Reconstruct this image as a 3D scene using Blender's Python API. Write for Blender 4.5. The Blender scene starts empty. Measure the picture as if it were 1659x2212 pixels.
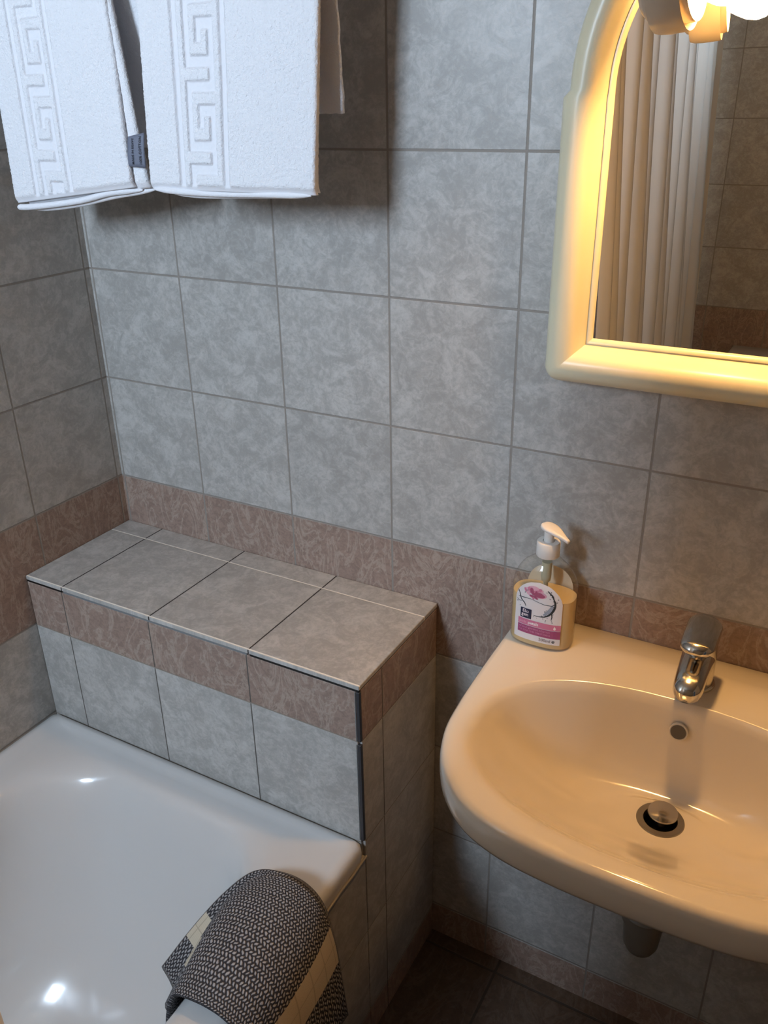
import bpy, bmesh, math, random
from mathutils import Vector, Matrix, noise
random.seed(4)
C = bpy.data.collections.new('bathroom'); bpy.context.scene.collection.children.link(C)
S = bpy.context.scene

# ------------------------------------------------------------------ camera
cx, cy, cz = 1.21542, -1.10670, 0.65064
pitch, roll, yaw, fpx = -0.4436, 0.0160, 0.5133, 1850.67
cam = bpy.data.cameras.new('camera'); co = bpy.data.objects.new('camera', cam); C.objects.link(co)
Mr = Matrix.Rotation(yaw, 3, 'Z') @ Matrix.Rotation(pitch, 3, 'X') @ Matrix.Rotation(roll, 3, 'Y')
r_, f_, u_ = Mr.col[0], Mr.col[1], Mr.col[2]
m4 = Matrix.Identity(4)
for i in range(3):
    m4[i][0] = r_[i]; m4[i][1] = u_[i]; m4[i][2] = -f_[i]
m4[0][3], m4[1][3], m4[2][3] = cx, cy, cz
co.matrix_world = m4
cam.sensor_fit = 'HORIZONTAL'; cam.sensor_width = 36.0; cam.lens = fpx / 1659 * 36.0
cam.clip_start = 0.02
S.camera = co

# ------------------------------------------------------------------ light
S.view_settings.view_transform = 'Standard'; S.view_settings.look = 'None'
S.view_settings.gamma = 1; S.view_settings.use_curve_mapping = False
S.view_settings.exposure = 0.14
W = bpy.data.worlds.new('sky'); S.world = W; W.use_nodes = True
bg = W.node_tree.nodes['Background']; bg.inputs[0].default_value = (0.62, 0.80, 1.0, 1); bg.inputs[1].default_value = 0.05
WX0, WX1, WZ0, WZ1 = 0.05, 0.45, 0.78, 1.40            # window opening in the wall opposite, above the tub's foot
al = bpy.data.lights.new('daylight', 'AREA'); al.shape = 'RECTANGLE'; al.size = 0.38; al.size_y = 0.60
al.energy = 51.0; al.color = (0.67, 0.81, 1.0)
ao = bpy.data.objects.new('daylight', al); C.objects.link(ao)
ao.location = ((WX0 + WX1) / 2, -2.205, (WZ0 + WZ1) / 2); ao.rotation_euler = (math.radians(90), 0, 0)
BULB_POWER = 510.0                                       # emission strength of the mirror lamp's bulb
BULB_COL = (1.0, 0.54, 0.18, 1)

# ------------------------------------------------------------------ helpers
def link(name, me, parent=None, mat=None, smooth=True):
    o = bpy.data.objects.new(name, me); C.objects.link(o)
    if parent: o.parent = parent
    if mat: me.materials.append(mat)
    if smooth:
        for p in me.polygons: p.use_smooth = True
    return o
def from_bm(name, bm, mat, parent=None, smooth=False):
    me = bpy.data.meshes.new(name); bmesh.ops.recalc_face_normals(bm, faces=bm.faces); bm.to_mesh(me); bm.free()
    return link(name, me, parent, mat, smooth)
def grid_mesh(name, rows, mat, parent=None, smooth=True, closed_u=False, uvs=None):
    nv, nu = len(rows), len(rows[0]); vs = [tuple(p) for r in rows for p in r]; fs = []
    for j in range(nv - 1):
        for i in range(nu if closed_u else nu - 1):
            a = j*nu+i; b = j*nu+(i+1) % nu; fs.append((a, b, b+nu, a+nu))
    me = bpy.data.meshes.new(name); me.from_pydata(vs, [], fs)
    if uvs:
        ul = me.uv_layers.new(name='UVMap')
        fl = [q for r in uvs for q in r]
        for l in me.loops: ul.data[l.index].uv = fl[l.vertex_index]
    return link(name, me, parent, mat, smooth)
def sharp(o, ang=35):
    o.data.set_sharp_from_angle(angle=math.radians(ang))
def empty(name, loc, label, cat, group=None):
    o = bpy.data.objects.new(name, None); C.objects.link(o); o.location = loc; o.empty_display_size = .05
    o['label'] = label; o['category'] = cat
    if group: o['group'] = group
    return o
def keep(o, root):          # vertices are written in world space; move them to the parent's frame
    if o.data.users == 1:
        o.data.transform(Matrix.Translation(-Vector(root.location)))
    return o
def box_bm(bm, a, b, bev=0.0):
    x0, y0, z0 = a; x1, y1, z1 = b
    v = [bm.verts.new(p) for p in [(x0,y0,z0),(x1,y0,z0),(x1,y1,z0),(x0,y1,z0),(x0,y0,z1),(x1,y0,z1),(x1,y1,z1),(x0,y1,z1)]]
    fs = [bm.faces.new([v[i] for i in q]) for q in [(0,3,2,1),(4,5,6,7),(0,1,5,4),(1,2,6,5),(2,3,7,6),(3,0,4,7)]]
    if bev:
        es = list({e for f in fs for e in f.edges}); bmesh.ops.bevel(bm, geom=es, offset=bev, segments=3, profile=0.5, affect='EDGES')
def frame_of(d):
    d = Vector(d).normalized(); a = Vector((0,0,1)) if abs(d.z) < .9 else Vector((1,0,0))
    x = a.cross(d).normalized(); return x, d.cross(x).normalized(), d
def lathe_rows(origin, axis, prof, n=48, sx=1, sy=1):
    x, y, d = frame_of(axis); o = Vector(origin); rows = []
    for r, h in prof:
        rows.append([o + d*h + x*(r*sx*math.cos(2*math.pi*i/n)) + y*(r*sy*math.sin(2*math.pi*i/n)) for i in range(n)])
    return rows
def lathe(name, origin, axis, prof, mat, parent=None, n=48):
    o = grid_mesh(name, lathe_rows(origin, axis, prof, n), mat, parent, closed_u=True); 
    bm = bmesh.new(); bm.from_mesh(o.data); bmesh.ops.remove_doubles(bm, verts=bm.verts, dist=1e-6)
    bmesh.ops.holes_fill(bm, edges=[e for e in bm.edges if e.is_boundary], sides=0) if prof[0][0] > 1e-5 and prof[-1][0] > 1e-5 and False else None
    bmesh.ops.recalc_face_normals(bm, faces=bm.faces); bm.to_mesh(o.data); bm.free(); sharp(o, 40); return o
def tube(name, pts, radii, mat, parent=None, n=24, cap=True):
    rows = []; pts = [Vector(p) for p in pts]; px = None
    for k, p in enumerate(pts):
        d = (pts[min(k+1, len(pts)-1)] - pts[max(k-1, 0)]).normalized()
        x, y, _ = frame_of(d)
        if px is not None:
            x = (px - d*px.dot(d)).normalized(); y = d.cross(x)
        px = x; r = radii[k] if isinstance(radii, (list, tuple)) else radii
        rows.append([p + x*r*math.cos(2*math.pi*i/n) + y*r*math.sin(2*math.pi*i/n) for i in range(n)])
    if cap: rows = [[pts[0]]*n] + rows + [[pts[-1]]*n]
    o = grid_mesh(name, rows, mat, parent, closed_u=True)
    bm = bmesh.new(); bm.from_mesh(o.data); bmesh.ops.remove_doubles(bm, verts=bm.verts, dist=1e-7)
    bmesh.ops.recalc_face_normals(bm, faces=bm.faces); bm.to_mesh(o.data); bm.free(); sharp(o, 50); return o
def cat(ps, t):              # Catmull-Rom through list of Vectors
    n = len(ps)-1; f = min(max(t, 0), 1)*n; i = min(int(f), n-1); u = f-i
    p0, p1, p2, p3 = ps[max(i-1, 0)], ps[i], ps[i+1], ps[min(i+2, n)]
    return 0.5*((2*p1) + (p2-p0)*u + (2*p0-5*p1+4*p2-p3)*u*u + (3*p1-p0-3*p2+p3)*u*u*u)
def sm(a, b, x):
    t = min(max((x-a)/(b-a), 0), 1); return t*t*(3-2*t)

# ------------------------------------------------------------------ materials
class NT:
    def __init__(s, name):
        s.m = bpy.data.materials.new(name); s.m.use_nodes = True; s.t = s.m.node_tree; s.t.nodes.clear()
        s.out = s.t.nodes.new('ShaderNodeOutputMaterial')
    def n(s, ty, **kw):
        o = s.t.nodes.new(ty)
        for k, v in kw.items(): setattr(o, k, v)
        return o
    def L(s, a, b): s.t.links.new(a, b)
    def put(s, sock, v):
        if isinstance(v, bpy.types.NodeSocket): s.L(v, sock)
        elif v is not None: sock.default_value = v
    def math(s, op, a, b=None, c=None, clamp=False):
        o = s.n('ShaderNodeMath', operation=op, use_clamp=clamp)
        for i, v in enumerate((a, b, c)):
            if v is not None: s.put(o.inputs[i], v)
        return o.outputs[0]
    def mix(s, f, a, b):
        o = s.n('ShaderNodeMix', data_type='RGBA'); s.put(o.inputs[0], f); s.put(o.inputs[6], a); s.put(o.inputs[7], b); return o.outputs[2]
    def noise(s, vec, scale, detail=4, rough=.55, dist=0.0):
        o = s.n('ShaderNodeTexNoise'); s.put(o.inputs['Vector'], vec); o.inputs['Scale'].default_value = scale
        o.inputs['Detail'].default_value = detail; o.inputs['Roughness'].default_value = rough; o.inputs['Distortion'].default_value = dist
        return o.outputs['Fac']
    def ramp(s, f, a, b):
        o = s.n('ShaderNodeMapRange', interpolation_type='SMOOTHSTEP'); s.put(o.inputs[0], f); o.inputs[1].default_value = a; o.inputs[2].default_value = b
        return o.outputs[0]
    def bump(s, h, strength=.3, dist=.001, nrm=None):
        o = s.n('ShaderNodeBump'); s.put(o.inputs['Height'], h); o.inputs['Strength'].default_value = strength; o.inputs['Distance'].default_value = dist
        if nrm: s.L(nrm, o.inputs['Normal'])
        return o.outputs[0]
    def pbr(s, col, rough=.5, metal=0, nrm=None, **kw):
        o = s.n('ShaderNodeBsdfPrincipled'); s.put(o.inputs['Base Color'], col); s.put(o.inputs['Roughness'], rough); o.inputs['Metallic'].default_value = metal
        if nrm: s.L(nrm, o.inputs['Normal'])
        for k, v in kw.items(): s.put(o.inputs[k.replace('_', ' ')], v)
        s.L(o.outputs[0], s.out.inputs[0]); return o
def rgb(r, g, b):
    f = lambda c: ((c/255)/12.92 if c/255 <= .04045 else ((c/255+.055)/1.055)**2.4)
    return (f(r), f(g), f(b), 1)
def simple(name, col, rough=.5, metal=0, **kw):
    t = NT(name); t.pbr(col, rough, metal, **kw); return t.m
def tile_mat(name, light=rgb(190,186,180), light2=rgb(160,156,150), brown=rgb(149,126,113), gu=rgb(142,134,125), gv=rgb(142,134,125),
             bands=((-1, 0), (-9, -4.02)), gw=.0088, all_brown=False, veins=.5):
    t = NT(name); uv = t.n('ShaderNodeUVMap').outputs[0]
    sp = t.n('ShaderNodeSeparateXYZ'); t.L(uv, sp.inputs[0]); u, v = sp.outputs[0], sp.outputs[1]
    fu, fv = t.math('FLOOR', u), t.math('FLOOR', v)
    cmb = t.n('ShaderNodeCombineXYZ'); t.L(fu, cmb.inputs[0]); t.L(fv, cmb.inputs[1])
    wn = t.n('ShaderNodeTexWhiteNoise', noise_dimensions='3D'); t.L(cmb.outputs[0], wn.inputs[0]); rnd = wn.outputs['Value']
    c2 = t.n('ShaderNodeCombineXYZ'); t.L(u, c2.inputs[0]); t.L(v, c2.inputs[1]); t.L(t.math('MULTIPLY', rnd, 37.0), c2.inputs[2])
    vec = c2.outputs[0]
    n1 = t.noise(vec, 4.5, 9, .72, .9); n2 = t.noise(vec, 22, 6, .65, .8); n3 = t.noise(vec, 90, 2)
    f = t.math('ADD', t.math('MULTIPLY', n1, .62), t.math('MULTIPLY', n2, .38))
    f = t.ramp(f, .40, .64)
    grey = t.mix(f, light2, light)
    # brown band: mottled with pale veins
    mp = t.n('ShaderNodeMapping'); t.L(vec, mp.inputs[0]); mp.inputs['Rotation'].default_value = (0, 0, .55); mp.inputs['Scale'].default_value = (1.0, .42, 1)
    vn = t.noise(mp.outputs[0], 4.2, 7, .66, 1.6)
    vein = t.math('SUBTRACT', 1.0, t.math('MULTIPLY', t.math('ABSOLUTE', t.math('SUBTRACT', vn, .5)), 26.0, clamp=True), clamp=True)
    b2 = t.mix(t.ramp(n2, .36, .62), tuple(c*.84 for c in brown[:3])+(1,), tuple(min(c*1.12, 1) for c in brown[:3])+(1,))
    b3 = t.mix(t.math('MULTIPLY', vein, veins), b2, rgb(190, 174, 158))
    if all_brown: m = 1.0
    else:
        m = None
        for lo, hi in bands:
            k = t.math('MULTIPLY', t.math('GREATER_THAN', v, lo), t.math('LESS_THAN', v, hi))
            m = k if m is None else t.math('MAXIMUM', m, k)
    base = t.mix(m if m is not None else 0.0, grey, b3)
    hs = t.n('ShaderNodeHueSaturation'); t.L(base, hs.inputs['Color']); t.L(t.math('MULTIPLY_ADD', rnd, .10, .95), hs.inputs['Value'])
    base = hs.outputs[0]
    def line(x):
        d = t.math('ABSOLUTE', t.math('SUBTRACT', t.math('FRACT', t.math('ADD', x, .5)), .5))
        d = t.math('ADD', d, t.math('MULTIPLY', t.math('SUBTRACT', n3, .5), .0025))
        return t.math('SUBTRACT', 1.0, t.ramp(d, gw*.6, gw*1.25))
    lu, lv = line(u), line(v)
    col = t.mix(lu, base, gu); col = t.mix(lv, col, gv)
    gm = t.math('MAXIMUM', lu, lv)
    h = t.math('SUBTRACT', t.math('ADD', t.math('MULTIPLY', n2, .22), t.math('MULTIPLY', n1, .30)), t.math('MULTIPLY', gm, .7))
    rough = t.math('ADD', t.math('MULTIPLY', n2, .16), t.math('MULTIPLY_ADD', gm, .3, .30))
    t.pbr(col, rough, nrm=t.bump(h, .55, .0016), Specular_IOR_Level=.42)
    return t.m
M = {}
M['wall'] = tile_mat('wall_tiles')
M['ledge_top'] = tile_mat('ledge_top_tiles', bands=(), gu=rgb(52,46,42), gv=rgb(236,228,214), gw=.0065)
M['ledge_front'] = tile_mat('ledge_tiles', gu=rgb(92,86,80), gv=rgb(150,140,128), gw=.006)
M['floor'] = tile_mat('floor_tiles', all_brown=True, veins=.08, brown=rgb(92,72,56), gu=rgb(70,58,48), gv=rgb(70,58,48))
M['plaster'] = simple('ceiling_paint', rgb(150,140,128), .9)
M['ceramic'] = simple('glazed_ceramic', rgb(226,216,200), .12, Coat_Weight=.35, Coat_Roughness=.04)
M['enamel'] = simple('white_enamel', rgb(204,202,199), .16, Coat_Weight=.3, Coat_Roughness=.05)
M['chrome'] = simple('chrome', rgb(205,200,192), .12, 1.0)
M['chrome_dull'] = simple('dull_chrome', rgb(150,145,138), .28, 1.0)
M['dark'] = simple('dark_trim', rgb(46,46,50), .45)
M['black'] = simple('black_rubber_and_shade', rgb(16,15,14), .5)
M['greytrim'] = simple('grey_trim', rgb(120,122,122), .4)
M['cream'] = simple('cream_plastic', rgb(226,218,188), .30, Subsurface_Weight=.08, Subsurface_Radius=(.01,.008,.005), Subsurface_Scale=.3)
M['lampbody'] = simple('lamp_housing_plastic', rgb(214,200,180), .25)
M['mirror'] = simple('mirror_silver', rgb(226,226,222), .0, 1.0)
M['whiteplastic'] = simple('white_pump_plastic', rgb(232,228,222), .35)
M['trap'] = simple('grey_trap_plastic', rgb(120,118,112), .4)
M['white_paint'] = simple('white_window_paint', rgb(225,225,222), .5)
M['silicone'] = simple('silicone_seal', rgb(150,144,134), .5)
def bulbm():
    t = NT('glowing_bulb'); e = t.n('ShaderNodeEmission'); e.inputs[0].default_value = BULB_COL; e.inputs[1].default_value = BULB_POWER; t.L(e.outputs[0], t.out.inputs[0]); return t.m
M['bulb'] = bulbm()
def clear(name, tint, rough=.03, gl=.5):
    t = NT(name); lw = t.n('ShaderNodeLayerWeight'); lw.inputs[0].default_value = .5
    tr = t.n('ShaderNodeBsdfTransparent'); tr.inputs[0].default_value = tint
    g = t.n('ShaderNodeBsdfGlossy'); g.inputs['Roughness'].default_value = rough
    fac = t.math('MULTIPLY_ADD', t.math('POWER', lw.outputs['Facing'], 4.0), gl, .035)
    mx = t.n('ShaderNodeMixShader'); t.L(fac, mx.inputs[0]); t.L(tr.outputs[0], mx.inputs[1]); t.L(g.outputs[0], mx.inputs[2]); t.L(mx.outputs[0], t.out.inputs[0]); return t.m
M['clear'] = clear('clear_bottle_plastic', (.985,.985,.97,1), .05, .7)
M['pane'] = clear('window_pane', (.95,.97,.98,1), .0, .4)
def liquidm():
    t = NT('yellow_liquid_soap'); p = t.pbr(rgb(240,219,172), .35)
    tr = t.n('ShaderNodeBsdfTranslucent'); tr.inputs[0].default_value = rgb(244,214,140)
    mx = t.n('ShaderNodeMixShader'); mx.inputs[0].default_value = .4; t.L(p.outputs[0], mx.inputs[1]); t.L(tr.outputs[0], mx.inputs[2]); t.L(mx.outputs[0], t.out.inputs[0]); return t.m
M['soap'] = liquidm()
def terry():
    t = NT('white_terry'); g = t.n('ShaderNodeNewGeometry').outputs['Position']
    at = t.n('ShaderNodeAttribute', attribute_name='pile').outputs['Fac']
    a = t.noise(g, 300, 3, .6); b = t.noise(g, 800, 2, .6)
    h = t.math('MULTIPLY', t.math('ADD', a, t.math('MULTIPLY', b, .5)), t.math('MULTIPLY_ADD', at, .9, .1))
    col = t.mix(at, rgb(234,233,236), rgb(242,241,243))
    t.pbr(col, .95, nrm=t.bump(h, .9, .0022), Sheen_Weight=.3, Specular_IOR_Level=.1); return t.m
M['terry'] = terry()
def curtainm():
    t = NT('shower_curtain_cloth'); p = t.pbr(rgb(226,220,210), .6)
    tr = t.n('ShaderNodeBsdfTranslucent'); tr.inputs[0].default_value = rgb(225,222,216)
    mx = t.n('ShaderNodeMixShader'); mx.inputs[0].default_value = .16; t.L(p.outputs[0], mx.inputs[1]); t.L(tr.outputs[0], mx.inputs[2]); t.L(mx.outputs[0], t.out.inputs[0]); return t.m
M['curtain'] = curtainm()

# ------------------------------------------------------------------ room shell
ROWH = 0.1985
def vv(z): return z/ROWH if z > 0 else z/0.2
ZF, ZC, XR, YB = -0.88, 1.60, 2.30, -2.10
def quads(name, qs, mat, kind='structure', parent=None):   # qs: list of (4 pts, 4 uvs); one object
    vs, fs, us = [], [], []
    for p, u in qs:
        k = len(vs); vs += p; fs.append((k, k+1, k+2, k+3)); us += u
    me = bpy.data.meshes.new(name); me.from_pydata(vs, [], fs); ul = me.uv_layers.new(name='UVMap')
    for l in me.loops: ul.data[l.index].uv = us[l.vertex_index]
    o = link(name, me, parent, mat, False)
    if kind: o['kind'] = kind
    return o
def wallbox(name, axis, pos, thick, a0, a1, z0, z1, ufun, mat, hole=None):
    """wall slab: visible face at pos on `axis`, body of thickness `thick` behind it"""
    cells = []
    As = [a0, a1]; Zs = [z0, 0.0, z1]
    if hole: As = [a0, hole[0], hole[1], a1]; Zs = sorted(set([z0, 0.0, hole[2], hole[3], z1]))
    qs = []
    P = lambda a, z, d: (d, a, z) if axis == 0 else (a, d, z)
    for i in range(len(As)-1):
        for j in range(len(Zs)-1):
            if hole and As[i] >= hole[0]-1e-6 and As[i+1] <= hole[1]+1e-6 and Zs[j] >= hole[2]-1e-6 and Zs[j+1] <= hole[3]+1e-6: continue
            for d in (pos, pos+thick):
                c = [(As[i], Zs[j]), (As[i+1], Zs[j]), (As[i+1], Zs[j+1]), (As[i], Zs[j+1])]
                eps = 1e-5
                qs.append(([P(a, z, d) for a, z in c], [(ufun(a), (z/ROWH if Zs[j] >= 0 else z/0.2)) for a, z in c]))
    rims = [(a0, a1, z0, z1)] + ([hole] if hole else [])
    for (b0, b1, y0, y1) in rims:
        for (p, q) in [((b0,y0),(b1,y0)),((b1,y0),(b1,y1)),((b1,y1),(b0,y1)),((b0,y1),(b0,y0))]:
            qs.append(([P(*p, pos), P(*q, pos), P(*q, pos+thick), P(*p, pos+thick)], [(.4,.4),(.6,.4),(.6,.6),(.4,.6)]))
    return quads(name, qs, mat)
wallbox('wall_back', 1, 0.0, .12, -.12, XR+.12, ZF, ZC, lambda x: (x-.0061)/.2, M['wall'])
wallbox('wall_left', 0, 0.0, -.12, YB, 0.0, ZF, ZC, lambda y: (y+.012)/.2, M['wall'])
wallbox('wall_front', 1, YB, -.12, -.12, XR+.12, ZF, ZC, lambda x: (x-.73)/.2, M['wall'], hole=(WX0, WX1, WZ0, WZ1))
wallbox('wall_right', 0, XR, .12, YB, 0.0, ZF, ZC, lambda y: y/.2, M['wall'], hole=(-1.75, -1.0, ZF+.001, 1.12))  # opening added out of view so bounced light escapes
def slab(name, z, t, mat, f=lambda x, y: (x/.3+.2, y/.3+.1)):
    c = [(-.12,YB-.12),(XR+.12,YB-.12),(XR+.12,.12),(-.12,.12)]
    qs = [([(x, y, d) for x, y in c], [f(x, y) for x, y in c]) for d in (z, z+t)]
    for k in range(4):
        a, b = c[k], c[(k+1) % 4]; qs.append(([(*a, z), (*b, z), (*b, z+t), (*a, z+t)], [(.4,.4)]*4))
    return quads(name, qs, mat)
bm = bmesh.new()
for a, b in (((XR-.01,-1.80,ZF),(XR+.13,-1.745,1.17)), ((XR-.01,-1.005,ZF),(XR+.13,-.95,1.17)), ((XR-.01,-1.745,1.115),(XR+.13,-1.005,1.17))): box_bm(bm, a, b, .004)
from_bm('added_doorway_1', bm, M['white_paint'])['kind'] = 'structure'      # unseen doorway, added with its wall opening to drain fill light
slab('floor', ZF, -.1, M['floor']); slab('ceiling', ZC, .1, M['plaster'])
# window in the opposite wall
bm = bmesh.new(); w_ = .035
for a, b in [((WX0,WZ0),(WX1,WZ0+w_)),((WX0,WZ1-w_),(WX1,WZ1)),((WX0,WZ0+w_),(WX0+w_,WZ1-w_)),((WX1-w_,WZ0+w_),(WX1,WZ1-w_))]:
    box_bm(bm, (a[0], YB-.075, a[1]), (b[0], YB-.035, b[1]), .003)
wo = from_bm('window_1', bm, M['white_paint']); wo['kind'] = 'structure'
bm = bmesh.new(); box_bm(bm, (WX0+.02, YB-.058, WZ0+.02), (WX1-.02, YB-.052, WZ1-.02)); from_bm('window_pane', bm, M['pane'], wo)

# ------------------------------------------------------------------ tiled ledge at the head of the tub
LX, LY, LZT, LZ2, RIM = 0.6915, -0.258, -0.0983, -0.203, -0.399
led = empty('tiled_ledge', (LX/2, LY/2, ZF), 'pale tiled ledge with a brown tile band at the head of the bathtub', 'ledge')
def lq(name, p, u, mat): return keep(quads(name, [(p, u)], mat, None, led), led)
def slabpart(name, a, b, mat, uvf, bev=.0015):
    bm = bmesh.new(); box_bm(bm, a, b, bev); ul = bm.loops.layers.uv.new('UVMap'); bm.normal_update()
    for f in bm.faces:
        for l in f.loops: l[ul].uv = uvf(l.vert.co)
    return keep(from_bm(name, bm, mat, led), led)
G = .0015
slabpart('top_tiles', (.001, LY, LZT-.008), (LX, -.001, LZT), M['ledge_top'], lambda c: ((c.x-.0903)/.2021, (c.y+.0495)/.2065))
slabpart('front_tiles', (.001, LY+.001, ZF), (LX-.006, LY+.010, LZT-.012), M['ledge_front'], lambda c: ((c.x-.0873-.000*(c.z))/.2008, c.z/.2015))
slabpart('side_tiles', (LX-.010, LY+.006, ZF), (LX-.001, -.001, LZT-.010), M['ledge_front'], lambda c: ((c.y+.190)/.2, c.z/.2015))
slabpart('core', (.002, LY+.010, ZF), (LX-.010, -.001, LZT-.008), M['greytrim'], lambda c: (.5, .5))
# edge strips under the top tiles; black colour stands for shade in the gap
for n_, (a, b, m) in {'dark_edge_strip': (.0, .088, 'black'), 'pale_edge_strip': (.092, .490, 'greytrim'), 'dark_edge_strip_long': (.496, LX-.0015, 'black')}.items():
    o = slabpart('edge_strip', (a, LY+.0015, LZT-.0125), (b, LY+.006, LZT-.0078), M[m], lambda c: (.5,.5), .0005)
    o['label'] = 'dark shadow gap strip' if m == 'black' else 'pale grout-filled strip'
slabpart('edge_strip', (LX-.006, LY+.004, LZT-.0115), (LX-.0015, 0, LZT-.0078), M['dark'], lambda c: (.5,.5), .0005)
for z0, z1 in ((LZ2+.0025, LZT-.0125), (RIM+.001, LZ2-.004)):
    slabpart('corner_trim', (LX-.0065, LY+.0005, z0), (LX-.0005, LY+.0065, z1), M['dark'], lambda c: (.5,.5), .001)
    slabpart('corner_trim', (LX-.0085, LY+.0000, z0), (LX-.0070, LY+.0040, z1), M['greytrim'], lambda c: (.5,.5), .0004)['label'] = 'thin silvery trim edge'

# ------------------------------------------------------------------ bathtub
TY0, TY1 = LY-.0005, -1.955
tub = empty('bathtub', (.345, (TY0+TY1)/2, ZF), 'white enamelled bathtub built into the corner below the tiled ledge', 'bathtub')
def rrect(cx_, cy_, hx, hy, rr, n=16):
    pts = []; rs = rr if isinstance(rr, tuple) else (rr,)*4
    for k, (sx, sy, a0) in enumerate([(1,1,0),(-1,1,90),(-1,-1,180),(1,-1,270)]):
        r = rs[k]
        for i in range(n+1):
            a = math.radians(a0 + 90*i/n); pts.append((cx_+sx*(hx-r)+r*math.cos(a), cy_+sy*(hy-r)+r*math.sin(a)))
    return pts
def tub_ring(ins_l, ins_r, ins_h, ins_f, r, z, n=16, head=0.0):
    x0, x1 = ins_l+.0015, LX-ins_r; y1, y0 = TY0-ins_h, TY1+ins_f
    pts = rrect((x0+x1)/2, (y0+y1)/2, (x1-x0)/2, (y1-y0)/2, (r*.45, r, r, r) if r > .05 else r, n); out = []
    m = len(pts); full = []
    for i in range(m):
        a, b = pts[i], pts[(i+1) % m]; full.append(a)
        if (i+1) % (n+1) == 0:
            q_ = 40
            for q in range(1, q_): full.append((a[0]+(b[0]-a[0])*q/q_, a[1]+(b[1]-a[1])*q/q_))
    for x, y in full:
        # the opening narrows towards the head end
        k = sm(TY0-.34, TY0-.05, y)*head
        out.append(Vector((x - k*.38*sm(.30, .50, x) + k*.08*(1-sm(.10, .30, x)), y, z)))
    return out
def tub_ring2(ins, r, z, head): return tub_ring(*ins, r, z, head=head)
R = []
R.append(tub_ring2((0.0,0.0005,0.0,0.0), .012, RIM-.032, 0))
R.append(tub_ring2((0.0,-.0005,0.0,0.0), .012, RIM-.016, 0))
R.append(tub_ring2((0.0,.0015,0.0,0.0), .012, RIM-.005, 0))
R.append(tub_ring2((0.004,.008,.003,.003), .012, RIM+.000, 0))
R.append(tub_ring2((0.018,.018,.014,.015), .014, RIM+.001, 0))
R.append(tub_ring2((0.024,.026,.020,.020), .016, RIM-.0025, 0))
R.append(tub_ring2((0.040,.048,.032,.035), .03, RIM-.005, .05))
R.append(tub_ring2((0.058,.066,.052,.06), .10, RIM-.006, .14))
R.append(tub_ring2((0.068,.080,.064,.07), .14, RIM-.012, .17))
R.append(tub_ring2((0.076,.090,.074,.08), .16, RIM-.028, .18))
R.append(tub_ring2((0.084,.100,.092,.09), .17, RIM-.07, .18))
R.append(tub_ring2((0.098,.112,.14,.10), .18, RIM-.17, .17))
R.append(tub_ring2((0.115,.125,.20,.12), .18, RIM-.28, .15))
R.append(tub_ring2((0.140,.148,.27,.14), .17, RIM-.345, .12))
R.append(tub_ring2((0.185,.19,.34,.19), .14, RIM-.372, .08))
R.append(tub_ring2((0.25,.25,.45,.27), .08, RIM-.378, .0))
R.append([Vector((.345, (TY0+TY1)/2-.03+ .9*(p.y-((TY0+TY1)/2-.03))*.0, RIM-.380)) if False else Vector((p.x*.15+.345*.85, p.y*.9+ (TY0+TY1)/2*.1, RIM-.380)) for p in R[-1]])
tb = keep(grid_mesh('tub_shell', R, M['enamel'], tub, closed_u=True), tub)
bm = bmesh.new(); bm.from_mesh(tb.data)
top = [v for v in bm.verts][-len(R[-1]):]; bmesh.ops.contextual_create(bm, geom=top)
bmesh.ops.recalc_face_normals(bm, faces=bm.faces)
bm.to_mesh(tb.data); bm.free()
for p in tb.data.polygons: p.use_smooth = True
def shellpart(root, name, a, b, mat, uvf=lambda c: (.5,.5), bev=.001):
    bm = bmesh.new(); box_bm(bm, a, b, bev); ul = bm.loops.layers.uv.new('UVMap')
    for f in bm.faces:
        for l in f.loops: l[ul].uv = uvf(l.vert.co)
    return keep(from_bm(name, bm, mat, root), root)
shellpart(tub, 'apron', (LX-.014, YB, ZF), (LX-.001, LY+.004, RIM-.033), M['ledge_front'], lambda c: ((c.y+.190)/.2, c.z/.2015))['label'] = 'brownish tiled side panel'
o = tube('sealant', [(LX+.001, y, RIM-.0335+.0012*math.sin(y*90)) for y in [LY+.004-.02*i for i in range(85)]], .0022, M['silicone'], tub, 8); keep(o, tub)
lathe('drain', (.345, -1.72, RIM-.3795), (0,0,1), [(0,.002),(.022,.002),(.026,0),(.03,0)], M['chrome'], None); keep(bpy.data.objects['drain'], tub); bpy.data.objects['drain'].parent = tub
wallbox2 = empty('foot_ledge', (.345, -2.03, ZF), 'tiled ledge at the foot end of the bathtub by the far wall', 'ledge')
shellpart(wallbox2, 'ledge_block', (0, YB, ZF), (LX-.015, TY1-.001, RIM-.001), M['wall'], lambda c: (c.x/.2+.5, c.z/.2))

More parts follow.
